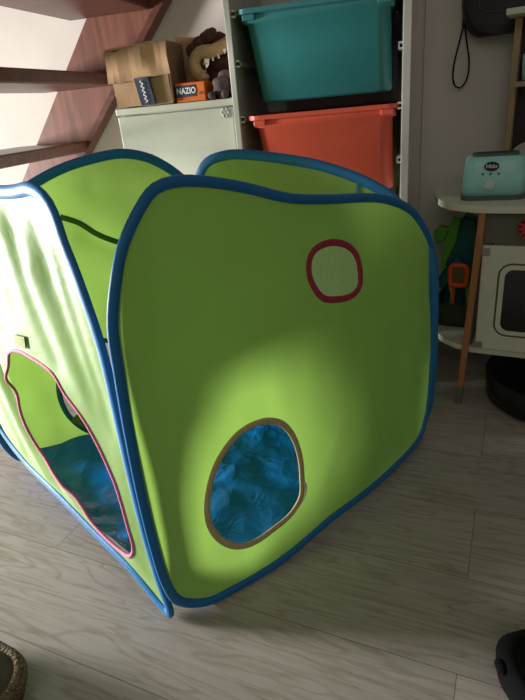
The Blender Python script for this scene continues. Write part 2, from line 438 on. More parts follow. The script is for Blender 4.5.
wF = lambda s, t: 0.045 * math.sin(math.pi * min(max(s / .80, 0), 1)) * max(0, 1 - t / .7)
FF = frame((-.20, .655), (.30, 1.045), 2.5)
Fo = [(0.066, 0.004), (0.119, 0.0), (0.18, 0.0), (0.236, 0.004), (0.351, 0.024), (0.465, 0.026), (0.58, 0.029), (0.682, 0.042), (0.72, 0.078), (0.742, 0.13), (0.758, 0.22), (0.774, 0.337), (0.778, 0.4), (0.773, 0.458), (0.752, 0.508), (0.712, 0.560), (0.672, 0.592), (0.604, 0.620), (0.539, 0.634), (0.453, 0.646), (0.362, 0.663), (0.284, 0.690), (0.231, 0.706), (0.193, 0.715), (0.154, 0.720), (0.119, 0.715), (0.089, 0.692), (0.054, 0.650), (0.031, 0.602), (0.013, 0.545), (0.006, 0.473), (0.0, 0.379), (-0.004, 0.274), (-0.004, 0.166), (0.001, 0.086), (0.018, 0.036)]
small = [(0.444, 0.566), (0.480, 0.553), (0.501, 0.528), (0.503, 0.491), (0.494, 0.470), (0.468, 0.461), (0.432, 0.466), (0.401, 0.477), (0.384, 0.499), (0.377, 0.526), (0.384, 0.552), (0.404, 0.566)]
oval = [(0.102, 0.203), (0.116, 0.244), (0.139, 0.280), (0.172, 0.305), (0.209, 0.311), (0.240, 0.305), (0.270, 0.284), (0.289, 0.249), (0.297, 0.204), (0.295, 0.162), (0.288, 0.123), (0.262, 0.097), (0.220, 0.085), (0.178, 0.082), (0.138, 0.095), (0.112, 0.125), (0.100, 0.163)]
fo, pos, lp = panel(FF, Fo, [small, oval], wF, seed=1, bulge=0.005, wrinkle=0.007, inset=0.8, rim_w=0.0085,
                    folds=[(0.10, 0.64, 0.06, 0.30, 0.012, -0.004), (0.62, 0.60, 0.40, 0.60, 0.015, -0.004), (0.55, 0.54, 0.68, 0.42, 0.014, 0.004), (0.42, 0.22, 0.34, 0.10, 0.02, -0.005)])
ring(fo, lp[0], FF[3], 0.0062, 0.003, M['raspberry'], 'window_binding', 'raspberry red binding round the small window')
ring(fo, lp[1], FF[3], 0.0062, 0.003, M['olive'], 'window_binding', 'olive brown binding round the large oval opening')
nb = bmesh.new(); nl = [pos(p, -0.001) for p in catmull(small, True, 0.01)]; nc = nb.verts.new(sum(nl, Vector()) / len(nl)); nv = [nb.verts.new(p) for p in nl]
for i in range(len(nv)): nb.faces.new((nc, nv[i], nv[(i + 1) % len(nv)]))
link('added_window_net', nb, M['net'], fo)['label'] = 'added sheer net that pales the small window'  # net put in so the opening looks paler than the panel behind
fb = bmesh.new()
sweep([pos(p, 0.004) for p in catmull([(0.296, 0.150), (0.299, 0.140), (0.297, 0.130), (0.290, 0.118), (0.277, 0.106), (0.262, 0.098)], False, 0.006)], 0.0030, 0.0012, FF[3], False, 6, fb, lambda u: 1.0 - 0.75 * u)
link('frayed_thread', fb, M['thread'], fo)

FLn = frame((-.68, 1.16), (-.205, .668), 1)
Lo = [(0.684, 0.016), (0.585, 0.046), (0.468, 0.060), (0.304, 0.083), (0.166, 0.099), (0.054, 0.150), (0.015, 0.25), (0.0, 0.40), (0.012, 0.58), (0.07, 0.665), (0.18, 0.70), (0.32, 0.712), (0.431, 0.712), (0.488, 0.715), (0.536, 0.720), (0.573, 0.711), (0.592, 0.690), (0.602, 0.652), (0.616, 0.616), (0.630, 0.572), (0.641, 0.529), (0.648, 0.479), (0.650, 0.385), (0.652, 0.293), (0.659, 0.177), (0.672, 0.09)]
door = [(0.283, 0.398), (0.305, 0.418), (0.342, 0.43), (0.39, 0.434), (0.472, 0.423), (0.505, 0.39), (0.553, 0.348), (0.596, 0.27), (0.608, 0.222), (0.614, 0.171), (0.617, 0.134), (0.608, 0.106), (0.576, 0.080), (0.529, 0.075), (0.463, 0.088), (0.422, 0.122), (0.308, 0.177), (0.257, 0.261), (0.256, 0.331)]
Lf = [(0.41, 0.70, 0.50, 0.45, 0.022, -0.016), (0.47, 0.70, 0.56, 0.40, 0.020, 0.006), (0.35, 0.70, 0.38, 0.48, 0.024, 0.008), (0.52, 0.70, 0.585, 0.42, 0.015, -0.006), (0.57, 0.66, 0.625, 0.36, 0.012, -0.005), (0.27, 0.69, 0.32, 0.46, 0.022, -0.010),
      (0.24, 0.40, 0.40, 0.10, 0.016, 0.010), (0.20, 0.42, 0.34, 0.10, 0.016, -0.010), (0.16, 0.45, 0.28, 0.12, 0.018, 0.010), (0.10, 0.5, 0.2, 0.14, 0.018, -0.010)]
fo, pos, lp = panel(FLn, Lo, [door], lambda s, t: 0, seed=2, bulge=0.012, wrinkle=0.004, rim_w=0.0105, grid=0.009, folds=Lf)
ring(fo, lp[0], FLn[3], 0.0036, 0.003, M['pink'], 'door_binding', 'pink binding round the door opening')
patch(fo, pos, [(0.362, 0.47), (0.413, 0.476), (0.404, 0.451), (0.356, 0.445)], M['tabw'], 'fabric_tab', 0.004, 0.001)['label'] = 'grey green square fastening tab'

FB = frame((-.68, 1.16), (-.12, 1.41), 0)
Bo = [(0.06, 0.02), (0.18, 0.008), (0.32, 0.008), (0.46, 0.012), (0.56, 0.03), (0.605, 0.10), (0.615, 0.22), (0.618, 0.40), (0.612, 0.55), (0.590, 0.625), (0.569, 0.652), (0.535, 0.682), (0.491, 0.708), (0.434, 0.722), (0.365, 0.718), (0.296, 0.705), (0.226, 0.680), (0.12, 0.63), (0.05, 0.56), (0.01, 0.45), (0.0, 0.3), (0.005, 0.15), (0.02, 0.06)]
Bh = [(0.272 + 0.105 * math.cos(2 * math.pi * k / 16), 0.165 + 0.13 * math.sin(2 * math.pi * k / 16)) for k in range(16)]
fo, pos, lp = panel(FB, Bo, [Bh], lambda s, t: 0.05 * max(0, 1 - t / 0.25) ** 2 * math.sin(math.pi * min(max(s / .62, 0), 1)), seed=3, bulge=0.012, wrinkle=0.007, grid=0.017, rim_w=0.011,
                    folds=[(0.30, 0.58, 0.45, 0.46, 0.03, 0.012), (0.33, 0.66, 0.45, 0.64, 0.015, 0.006)])
ring(fo, lp[0], FB[3], 0.0065, 0.003, M['teal'], 'window_binding', 'teal binding round the opening in the far panel')
sm = bmesh.new(); sweep([pos(p, 0.004) for p in catmull([(0.27, 0.605), (0.307, 0.586), (0.34, 0.556), (0.376, 0.533), (0.405, 0.520), (0.47, 0.50), (0.56, 0.48)], False, 0.01)], 0.0065, 0.003, FB[3], False, 8, sm)
link('seam_tape', sm, M['strap'], fo, True)['label'] = 'dark green seam tape'
patch(fo, pos, [(0.176, 0.100), (0.200, 0.120), (0.232, 0.090), (0.208, 0.070)], M['tab'], 'fabric_tab')['label'] = 'dark green square fastening tab'

NR = FF[0] + FF[1] * 0.756
FR = frame((NR.x, NR.y), (-.12, 1.41), 0)
Ro = [(0.06, 0.03), (0.2, 0.010), (0.4, 0.010), (0.54, 0.02), (0.59, 0.08), (0.603, 0.22), (0.603, 0.42), (0.600, 0.58), (0.592, 0.635), (0.577, 0.662), (0.558, 0.680), (0.525, 0.691), (0.468, 0.695), (0.355, 0.681), (0.261, 0.662), (0.171, 0.631), (0.106, 0.594), (0.063, 0.546), (0.029, 0.492), (0.012, 0.42), (0.006, 0.3), (0.006, 0.15), (0.02, 0.06)]
fo, pos, lp = panel(FR, Ro, [], lambda s, t: 0, seed=4, bulge=0.01, wrinkle=0.005, grid=0.018, rim_w=0.0115)
patch(fo, pos, [(0.172, 0.596), (0.181, 0.596), (0.180, 0.622), (0.174, 0.620)], M['rim'], 'corner_gusset', -0.003)
# glossy groundsheet
bm = bmesh.new(); N = 46
c0, c1, c2, c3 = Vector((-.185, .69, 0)), Vector((.385, 1.12, 0)), Vector((-.12, 1.37, 0)), Vector((-.645, 1.15, 0))
gv = {}
for i in range(N + 1):
    for j in range(N + 1):
        a, b = i / N, j / N
        p = (c0 * (1 - a) + c1 * a) * (1 - b) + (c3 * (1 - a) + c2 * a) * b
        rim = max(0, 1 - min(a, 1 - a, b, 1 - b) / 0.12)
        z = 0.010 + 0.035 * rim ** 2 * (1 if b > 0.5 else 0.5)
        z += 0.010 * abs(noise.noise(Vector((p.x * 9, p.y * 9, 1)))) + 0.007 * abs(noise.noise(Vector((p.x * 22, p.y * 22, 4)))) + 0.006 * noise.noise(Vector((p.x * 5, p.y * 5, 8)))
        bulge = 0.03 * math.sin(math.pi * a) * (1 - b) ** 3
        gv[i, j] = bm.verts.new((p.x + bulge * FF[3].x, p.y + bulge * FF[3].y, max(0.004, z)))
for i in range(N):
    for j in range(N): bm.faces.new((gv[i, j], gv[i + 1, j], gv[i + 1, j + 1], gv[i, j + 1]))
gs = link('groundsheet', bm, M['sheet'], tent, True); gs['label'] = 'shiny blue crinkled floor sheet'

# ------------------------------------------------------------------ staircase
st = thing('staircase', 'open staircase of brown stained wood with a wide sloping side board against the back wall', 'stairs', CP, YAW)
def zs(z, right): return (-0.735 + (z - 0.67) * 0.895) if right else (-1.002 + (z - 0.61) * 0.805)
zl = [0.0, 0.4, 0.9, 1.4, 1.9]
pts = [(zs(z, False), z) for z in zl] + [(zs(z, True), z) for z in zl[::-1]]
link('stringer', prism(pts, 'y', 0.45, 0.49), M['stair'], st)
pts = [(zs(z, True) - 0.012, z) for z in zl] + [(zs(z, True) + 0.014, z) for z in zl[::-1]]
link('edge_trim', prism(pts, 'y', 0.435, 0.495), M['tread'], st)
for k in range(-3, 4):
    z = 0.712 + 0.205 * k; s1 = -0.690 + 0.158 * k
    if z < 0.1: continue
    link('tread', bx((s1 - 0.29, -0.35, z - 0.018), (s1, 0.449, z + 0.018), 0.004), M['tread'], st)
link('stringer', prism([(zs(z, False), z) for z in zl] + [(zs(z, True), z) for z in zl[::-1]], 'y', -0.39, -0.351), M['stair'], st)

# ------------------------------------------------------------------ white cabinet
cb = thing('cabinet', 'low white cabinet with a plain door left of the tall bin shelf', 'cabinet', wp(-0.175, 0.02), YAW)
link('cabinet_body', bx((-0.167, 0.018, 0.0), (0.163, 0.42, 0.800), 0.002), M['cab'], cb)
link('cabinet_top', bx((-0.17, 0.0, 0.8015), (0.165, 0.425, 0.818), 0.002), M['cab'], cb)
dr = link('door', bx((-0.166, 0.0, 0.03), (0.162, 0.016, 0.798), 0.0025), M['cab'], cb)
kb = lathe([(0.0, 0), (0.013, 0), (0.014, 0.002), (0.012, 0.005), (0.006, 0.006)], 24)
bmesh.ops.rotate(kb, verts=kb.verts, matrix=Matrix.Rotation(R(90), 3, 'X')); bmesh.ops.translate(kb, verts=kb.verts, vec=(0.143, 0.0, 0.786))
for k in range(6):
    a = 2 * math.pi * k / 6; blob(kb, (0.143 + 0.009 * math.cos(a), -0.005, 0.786 + 0.009 * math.sin(a)), (0.004, 0.002, 0.004), seg=8)
link('knob', kb, M['pale'], dr, True)['label'] = 'small pale round embossed catch'

# ------------------------------------------------------------------ bin shelf
sh = thing('storage_shelf', 'tall white shelf frame with rails holding the turquoise and coral bins', 'shelf', CP, YAW)
for s0 in (0.0, 0.414):
    sp = link('side_panel', bx((s0 - 0.006 if s0 == 0 else s0, 0, 0), (s0 + 0.010 if s0 == 0 else s0 + 0.020, 0.36, 1.40), 0.002), M['shelfw'], sh)
    for z in (0.14, 0.265, 0.39, 0.515, 0.64, 0.765, 0.893, 1.0, 1.13, 1.26):
        b = bmesh.new(); x0, x1 = ((0.010, 0.020) if s0 == 0 else (0.404, 0.4145))
        box(b, (x0, 0.004, z - 0.008), (x1, 0.35, z - 0.004)); box(b, (x0, 0.004, z + 0.004), (x1, 0.35, z + 0.008)); 
        box(b, (x0 if s0 else x1 - 0.003, 0.02, z - 0.008), (x0 + 0.003 if s0 else x1, 0.34, z + 0.008))
        link('rail', b, M['shelfw'], sp)
link('shelf_top', bx((0.0105, 0.0, 1.385), (0.4135, 0.36, 1.40), 0.002), M['shelfw'], sh)
link('light_block_back', bx((0.0105, 0.350, 0.0505), (0.4135, 0.357, 1.3845)), M['shelfw'], sh)  # added board, not part of the shelf; keeps light out behind the bins
link('shelf_base', bx((0.0105, 0.0, 0.03), (0.4135, 0.36, 0.05), 0.002), M['shelfw'], sh)
def bin_(label, zt, mat, sh_=0.0, rot=0.0):
    t = thing('storage_bin', label, 'storage bin', wp(0.213 + sh_, 0.17, zt - 0.213), YAW + rot, 'plastic bins in the white shelf')
    bm = bmesh.new(); H = 0.205
    def loop(hx, hy, z, r): return [bm.verts.new((x, y, z)) for x, y in rrect(-hx, hx, -hy, hy, r, 5)]
    lv = [loop(0.158, 0.132, 0, 0.03), loop(0.165, 0.140, 0.006, 0.034), loop(0.174, 0.152, H - 0.028, 0.036), loop(0.182, 0.159, H - 0.026, 0.03), loop(0.182, 0.159, H, 0.03),
          loop(0.174, 0.152, H, 0.03), loop(0.160, 0.135, 0.012, 0.03)]
    for q_ in lv:
        for v in q_: v.co.x += 0.014 * max(0, 1 - v.co.z / 0.17)
    for A, B in zip(lv, lv[1:]):
        n = len(A)
        for j in range(n): bm.faces.new((A[j], A[(j + 1) % n], B[(j + 1) % n], B[j]))
    bm.faces.new(lv[0][::-1]); bm.faces.new(lv[-1])
    link('bin_body', bm, mat, t, True)
    rim = bmesh.new(); o_ = rrect(-0.193, 0.193, -0.170, 0.170, 0.03, 5); i_ = rrect(-0.1825, 0.1825, -0.1595, 0.1595, 0.029, 5)
    q = [[rim.verts.new((x, y, z)) for x, y in P] for P, z in ((i_, H), (o_, H + 0.003), (o_, H - 0.007), (i_, H - 0.010))]
    for k in range(4):
        A, B = q[k], q[(k + 1) % 4]; n = len(A)
        for j in range(n): rim.faces.new((A[j], A[(j + 1) % n], B[(j + 1) % n], B[j]))
    link('bin_rim', rim, mat, t)
    for sx in (-1, 1):
        c = bmesh.new(); box(c, (sx * 0.160 - 0.016, -0.168, H - 0.022), (sx * 0.160 + 0.016, -0.156, H - 0.008), 0.003)
        link('rim_hook', c, mat, t)
    return t
bin_('turquoise plastic bin in the shelf, above the coral red bin', 1.012, M['turq'])
bin_('coral red plastic bin in the shelf, below the turquoise bin', 0.776, M['orange'], 0.003, R(1.5))

# ------------------------------------------------------------------ things on the cabinet
def rumple(bm, amp, f):
    for v in bm.verts: v.co += Vector((noise.noise(v.co * f), noise.noise(v.co * f + Vector((9, 0, 0))), noise.noise(v.co * f + Vector((0, 9, 0))))) * amp
cx = thing('cardboard_box', 'worn brown cardboard box with a dark blue tape strip on the cabinet top', 'box', wp(-0.254, 0.108, 0.819), YAW + R(1))
b = bx((-0.082, -0.09, 0), (0.078, 0.03, 0.118)); bmesh.ops.subdivide_edges(b, edges=b.edges, cuts=7, use_grid_fill=True); rumple(b, 0.004, 14)
for v in b.verts: v.co.z = max(v.co.z, 0.0); v.co.x -= 0.006 * v.co.z / 0.12
link('box_body', b, M['card'], cx)
b = bx((-0.092, -0.099, 0.060), (0.084, -0.093, 0.135)); bmesh.ops.subdivide_edges(b, edges=b.edges, cuts=9, use_grid_fill=True)
for v in b.verts:
    v.co.y += 0.010 * noise.noise(Vector((v.co.x * 22, 1, v.co.z * 14))) + 0.03 * max(0, v.co.z - 0.10); v.co.z += 0.008 * noise.noise(Vector((v.co.x * 26, 7, 0))) + 0.06 * (v.co.x + 0.09)
link('front_flap', b, M['card'], cx)['label'] = 'creased flap folded over the box front'
b = bx((-0.088, -0.095, 0.118), (0.080, 0.03, 0.124)); bmesh.ops.subdivide_edges(b, edges=b.edges, cuts=6, use_grid_fill=True)
for v in b.verts: v.co.z += 0.06 * (v.co.x + 0.09) + 0.015 + 0.004 * noise.noise(v.co * 20)
link('top_flap', b, M['card'], cx)
b = bx((-0.010, -0.104, 0.002), (0.030, -0.0965, 0.068)); bmesh.ops.subdivide_edges(b, edges=b.edges, cuts=4, use_grid_fill=True)
for v in b.verts: v.co.x -= 0.16 * (v.co.z - 0.03); v.co.y += 0.002 * noise.noise(v.co * 40)
tp = link('tape_strip', b, M['navy'], cx); tp['label'] = 'dark blue printed tape strip'
sq = [Vector((0.009 - 0.16 * (z - 0.03) + 0.0035 * math.sin(z * 620) , -0.1065, z)) for z in [0.008 + 0.0012 * k for k in range(45)]]
link('tape_print', sweep(sq, 0.0012, 0.0006, Vector((0, -1, 0)), False, 6), M['white'], tp)
b = bx((0.0802, -0.096, 0.004), (0.0835, 0.025, 0.146)); link('side_flap', b, M['carddark'], cx)

c2 = thing('cardboard_box', 'brown cardboard box with a raised flap behind the small orange box', 'box', wp(-0.112, 0.215, 0.819), YAW)
link('box_body', bx((-0.066, -0.068, 0), (-0.012, 0.10, 0.085)), M['card'], c2)
b = prism([(-0.078, 0.164), (-0.004, 0.156), (0.000, 0.078), (-0.066, 0.082)], 'y', -0.074, -0.069); link('open_flap', b, M['card'], c2)

link('side_flap', bx((-0.0965, -0.06, 0.030), (-0.0925, 0.02, 0.135), 0.001), M['black'], cx)['label'] = 'flap at the left side, shade painted in as black'  # black colour stands in for the shadow on this flap

ob = thing('small_box', 'small orange box with a dark blue name label on the cabinet top', 'box', wp(-0.122, 0.050, 0.819), YAW + R(-2))
link('box_body', bx((-0.042, -0.028, 0), (0.042, 0.028, 0.046), 0.003), M['boxorange'], ob)
lb = link('label_panel', bx((-0.040, -0.0292, 0.012), (0.016, -0.0284, 0.040)), M['navy'], ob); lb['label'] = 'dark blue label'
text('NAZIO', 0.020, M['white'], lb, Matrix.Translation((-0.011, -0.0297, 0.026)) @ FRONT, sx=0.85, bold=0.0004)
link('box_mark', bx((0.024, -0.0292, 0.016), (0.035, -0.0284, 0.022)), M['carddark'], ob)

pl = thing('plush_toy', 'beige and dark brown plush animal with white felt teeth on the cabinet top', 'plush toy', wp(-0.077, 0.122, 0.819), YAW)
b = bmesh.new(); blob(b, (0.012, 0.02, 0.052), (0.05, 0.045, 0.054), 0.006, seg=24); blob(b, (0.022, 0.005, 0.085), (0.040, 0.040, 0.034), 0.004, seg=20); link('plush_body', b, M['brown'], pl, True)
b = bmesh.new(); pth = catmull([(0.050, -0.035, 0.128), (0.010, -0.044, 0.115), (-0.026, -0.042, 0.116), (-0.044, -0.042, 0.096), (-0.040, -0.044, 0.070), (-0.024, -0.046, 0.056)], False, 0.006)
sweep(pth, 0.016, 0.018, None, False, 12, b); blob(b, (-0.024, -0.046, 0.056), (0.017, 0.018, 0.012), seg=12); blob(b, (0.05, -0.035, 0.128), (0.017, 0.017, 0.018), seg=12)
link('snout', b, M['beige'], pl, True)['label'] = 'curved beige snout'
b = bmesh.new()
for k in range(16):
    u = k / 15; blob(b, (-0.046 + 0.085 * u + 0.006 * random.uniform(-1, 1), -0.022 + 0.02 * random.uniform(-1, 1), 0.124 + 0.026 * math.sin(math.pi * u) + 0.008 * random.uniform(-1, 1)), (0.017, 0.017, 0.014), 0.006, seg=14)
blob(b, (-0.052, -0.03, 0.105), (0.010, 0.014, 0.022), 0.004, seg=14)
link('hair_tuft', b, M['brown'], pl, True)['label'] = 'shaggy dark brown hair'
for (x, z) in ((-0.012, 0.092), (0.010, 0.098), (0.026, 0.102), (0.044, 0.110)):
    bb = bmesh.new(); bmesh.ops.create_cone(bb, cap_ends=True, segments=10, radius1=0.006 if x in (-0.012, 0.044) else 0.0035, radius2=0.001, depth=0.012)
    bmesh.ops.rotate(bb, verts=bb.verts, matrix=Matrix.Rotation(R(180 if x > 0.03 else 20), 3, 'X')); bmesh.ops.translate(bb, verts=bb.verts, vec=(x, -0.052, z)); link('tooth', bb, M['felt'], pl, True)
p2 = thing('plush_toy', 'shaggy dark taupe plush toy between the orange box and the shelf', 'plush toy', wp(-0.050, 0.044, 0.819), YAW)
b = bmesh.new(); blob(b, (0.008, 0, 0.026), (0.026, 0.03, 0.028), 0.008, seg=24); blob(b, (0.018, 0.006, 0.052), (0.017, 0.018, 0.016), 0.006, seg=18); link('plush_body', b, M['taupe'], p2, True)
for x in (-0.012, 0.022):
    b = bmesh.new(); blob(b, (x, -0.026, 0.010), (0.011, 0.014, 0.009), 0.004, seg=14); link('paw', b, M['taupe'], p2, True)

# ------------------------------------------------------------------ toy kitchen
KO = Vector((0.53, 1.285, 0)); KR = R(-30)
kt = thing('toy_kitchen', 'white toy kitchen with wooden legs and a rounded side counter against the right wall', 'toy kitchen', KO, KR)
def counter(z0, z1, f, back=0.34, right=0.62, left=-0.13):
    pts = [(right, f), (0.02, f)]
    for k in range(1, 13):
        a = R(90 * k / 12); pts.append((0.02 - (0.02 - left) * math.sin(a), f + 0.27 * (1 - math.cos(a))))
    pts += [(left, back), (right, back)]
    return prism(pts, 'z', z0, z1, 0.003)
link('countertop', counter(0.522, 0.538, -0.02), M['kwhite'], kt)
link('lower_shelf', counter(0.150, 0.165, 0.01), M['kwhite'], kt)
for (x, y) in ((0.0, 0.0), (0.0, 0.330), (0.60, 0.0), (0.60, 0.330)):
    def lean(bm_):
        for v in bm_.verts: v.co.x += 0.024 * (v.co.z / 0.52) * (1 if x < 0.3 else -1)
        return bm_
    lg = link('leg', lean(bx((x - 0.009, y - 0.014, 0.052), (x + 0.007, y + 0.002, 0.5215), 0.002)), M['kwood'], kt)
    link('leg_tip', lean(bx((x - 0.0095, y - 0.0145, 0), (x + 0.0075, y + 0.0025, 0.0515), 0.002)), M['kgrey'], lg)
link('control_panel', bx((0.011, 0.012, 0.444), (0.579, 0.020, 0.5215)), M['kgrey'], kt)
link('side_board', bx((0.010, 0.025, 0.1655), (0.016, 0.31, 0.52)), M['kgrey'], kt)
dr = link('oven_door', bx((0.028, 0.0, 0.168), (0.32, 0.012, 0.441), 0.003), M['kwhite'], kt)
loop = [Vector((x, -0.0005, z)) for x, z in rrect(0.070, 0.278, 0.212, 0.398, 0.03, 8)]
link('groove', sweep(loop, 0.0022, 0.001, Vector((0, -1, 0)), True, 6), M['groove'], dr)
link('window_pane', prism(rrect(0.084, 0.264, 0.226, 0.384, 0.02, 8), 'y', -0.0012, 0.004), M['glassd'], dr)
for z in (0.180, 0.425):
    b = bx((0.026, -0.004, z - 0.008), (0.046, -0.0005, z + 0.010), 0.001); box(b, (0.022, -0.005, z + 0.004 if z > 0.3 else z - 0.006), (0.030, 0.004, z + 0.022 if z > 0.3 else z + 0.002), 0.001)
    link('hinge', b, M['metal'], dr)
fp = []
for k in range(48):
    a = 2 * math.pi * k / 48; rad = 0.020 + 0.006 * (1 if k % 4 < 2 else -0.4); fp.append((0.128 + rad * math.cos(a), 0.486 + rad * math.sin(a)))
kn = link('flower_knob', prism(fp, 'y', -0.012, 0.012), M['red'], kt); kn['label'] = 'red flower shaped knob'
b = lathe([(0.0, 0), (0.011, 0), (0.010, 0.006), (0.004, 0.008)], 16); bmesh.ops.rotate(b, verts=b.verts, matrix=Matrix.Rotation(R(90), 3, 'X')); bmesh.ops.translate(b, verts=b.verts, vec=(0.128, -0.012, 0.486)); link('knob_centre', b, M['red'], kn, True)
for x in (0.026, 0.60):
    link('upright', bx((x, 0.30, 0.5385), (x + 0.017, 0.318, 0.936), 0.002), M['kwoodl'], kt)
link('hutch_top', bx((0.012, 0.22, 0.937), (0.63, 0.335, 0.951), 0.002), M['kwhite'], kt)
link('hutch_shelf', bx((0.044, 0.24, 0.780), (0.599, 0.325, 0.792), 0.002), M['kwoodl'], kt)
link('back_panel', bx((0.044, 0.322, 0.5385), (0.599, 0.328, 0.7795)), M['mesh'], kt)
link('back_panel', bx((0.044, 0.322, 0.7925), (0.599, 0.328, 0.9365)), M['mesh'], kt)

def kp(a, b_, z=0): return KO + Vector((math.cos(KR), math.sin(KR), 0)) * a + Vector((-math.sin(KR), math.cos(KR), 0)) * b_ + Vector((0, 0, z))
# toaster
to = thing('toy_toaster', 'mint green toy toaster with a round dial and black badge on the toy kitchen counter', 'toy toaster', kp(0.028, 0.105, 0.5385), KR + R(8))
bm = bmesh.new(); prev = None
def rl(hx, hy, z, r): return [bm.verts.new((x, y, z)) for x, y in rrect(-hx, hx, -hy, hy, r, 6)]
lv = [rl(0.071, 0.050, 0.010, 0.025), rl(0.070, 0.049, 0.05, 0.025), rl(0.067, 0.046, 0.085, 0.025), rl(0.064, 0.042, 0.094, 0.022), rl(0.058, 0.036, 0.0985, 0.02)]
for A, B in zip(lv, lv[1:]):
    for j in range(len(A)): bm.faces.new((A[j], A[(j + 1) % len(A)], B[(j + 1) % len(A)], B[j]))
bm.faces.new(lv[0][::-1]); bm.faces.new(lv[-1]); link('toaster_body', bm, M['mint'], to, True)
link('toaster_base', prism(rrect(-0.073, 0.073, -0.052, 0.052, 0.026, 6), 'z', 0, 0.0105), M['mintd'], to)
tp = link('slot_plate', prism(rrect(-0.052, 0.052, -0.030, 0.030, 0.016, 6), 'z', 0.0985, 0.104), M['mintd'], to)
for y in (-0.012, 0.012): link('toast_slot', bx((-0.040, y - 0.006, 0.1035), (0.040, y + 0.006, 0.1045)), M['black'], tp)
el = [(-0.008 + 0.0165 * math.cos(2 * math.pi * k / 28), 0.078 + 0.0105 * math.sin(2 * math.pi * k / 28)) for k in range(28)]
bd = link('badge', prism(el, 'y', -0.0515, -0.044), M['black'], to); bd['label'] = 'black oval badge'
text('Hido', 0.0125, M['white'], bd, Matrix.Translation((-0.008, -0.0519, 0.0785)) @ FRONT, bold=0.0002)
for x in (-0.026, -0.009, 0.009):
    b = bmesh.new(); blob(b, (x, -0.0485, 0.061), (0.0028, 0.0025, 0.0028), seg=10); link('button', b, M['mintd'], to, True)
b = lathe([(0.0, 0), (0.0125, 0), (0.013, 0.004), (0.011, 0.008), (0.004, 0.009)], 24); box(b, (-0.002, -0.010, 0.008), (0.002, 0.010, 0.013), 0.001)
bmesh.ops.rotate(b, verts=b.verts, matrix=Matrix.Rotation(R(90), 3, 'X')); bmesh.ops.translate(b, verts=b.verts, vec=(-0.009, -0.047, 0.035)); link('dial', b, M['knobw'], to, True)['label'] = 'pale ridged dial'
link('lever_slot', bx((0.0685, -0.004, 0.03), (0.0705, 0.004, 0.075)), M['black'], to)
lv_ = link('lever', bx((0.069, -0.014, 0.074), (0.092, 0.014, 0.084), 0.003), M['white'], to); lv_['label'] = 'white lever'
# plate leaning behind the toaster
ptp = lathe([(0.0, 0.002), (0.030, 0.001), (0.048, 0.006), (0.052, 0.012), (0.0535, 0.011), (0.049, 0.004), (0.030, -0.002), (0.0, -0.002)], 40, cap=False)
bmesh.ops.rotate(ptp, verts=ptp.verts, matrix=Matrix.Rotation(R(76), 3, 'X')); bmesh.ops.translate(ptp, verts=ptp.verts, vec=(0, 0, 0.0535))
po = tag(link('toy_plate', ptp, M['pale'], None, True), 'pale grey round plate leaning against the back board behind the toaster', 'plate'); po.location = kp(0.093, 0.283, 0.5395); po.rotation_euler = (0, 0, KR)
# teal cup on the upper shelf
cp_ = lathe([(0.018, 0), (0.022, 0.002), (0.026, 0.06), (0.025, 0.06), (0.020, 0.006), (0.0, 0.005)], 24)
cpo = tag(link('toy_cup', cp_, M['mint'], None, True), 'teal cup on the small upper shelf of the toy kitchen', 'cup'); cpo.location = kp(0.078, 0.282, 0.7925)

# ------------------------------------------------------------------ toys on the lower shelf
bs = thing('toy_basket', 'dark grey soft basket on the rounded lower shelf of the toy kitchen', 'basket', kp(-0.052, 0.205, 0.1655), KR)
b = bmesh.new(); lp_ = []
for hx, hy, z in ((0.050, 0.07, 0), (0.054, 0.075, 0.03), (0.056, 0.078, 0.068), (0.052, 0.074, 0.068), (0.047, 0.067, 0.006)):
    lp_.append([b.verts.new((x, y, z + 0.003 * noise.noise(Vector((x * 30, y * 30, z))) if z > 0.05 else z)) for x, y in rrect(-hx, hx, -hy, hy, 0.03, 5)])
for A, B in zip(lp_, lp_[1:]):
    for j in range(len(A)): b.faces.new((A[j], A[(j + 1) % len(A)], B[(j + 1) % len(A)], B[j]))
b.faces.new(lp_[0][::-1]); b.faces.new(lp_[-1]); link('basket_body', b, M['basket'], bs, True)
link('basket_band', sweep([Vector((x, y, 0.068)) for x, y in rrect(-0.054, 0.054, -0.076, 0.076, 0.03, 5)], 0.003, 0.003, Vector((0, 0, 1)), True, 8), M['basket'], bs, True)

gt = thing('toy_vehicle', 'green and teal plastic toy standing upright in the grey basket', 'toy', kp(-0.065, 0.24, 0.1720), KR)
b = prism([(-0.030, 0.0), (0.036, 0.0), (0.046, 0.12), (0.052, 0.22), (0.046, 0.285), (0.014, 0.295), (-0.006, 0.262), (-0.026, 0.16)], 'y', -0.030, 0.030, 0.006); link('toy_body', b, M['tteal'], gt)
b = prism([(-0.040, 0.150), (-0.028, 0.150), (0.000, 0.225), (0.010, 0.292), (-0.012, 0.294), (-0.030, 0.230)], 'y', -0.046, -0.030, 0.004); link('toy_fender', b, M['tgreen'], gt)['label'] = 'bright green curved band'
b = prism([(-0.058, 0.215), (-0.034, 0.225), (-0.020, 0.262), (-0.050, 0.268), (-0.066, 0.250)], 'y', -0.040, -0.010, 0.006); link('toy_knob', b, M['tgreen'], gt)['label'] = 'dull green lump'
pth = catmull([(-0.036, -0.040, 0.09), (-0.014, -0.044, 0.135), (0.016, -0.040, 0.175)], False, 0.008); link('toy_strap', sweep(pth, 0.018, 0.006, Vector((0, -1, 0)), False, 10), M['tteal'], gt, True)
og = thing('toy_magnifier', 'orange toy magnifier with a square frame sticking out of the grey basket', 'toy', kp(-0.046, 0.150, 0.176), KR)
fr_ = [Vector((x, 0, z)) for x, z in rrect(-0.022, 0.022, 0.110, 0.168, 0.013, 6)]
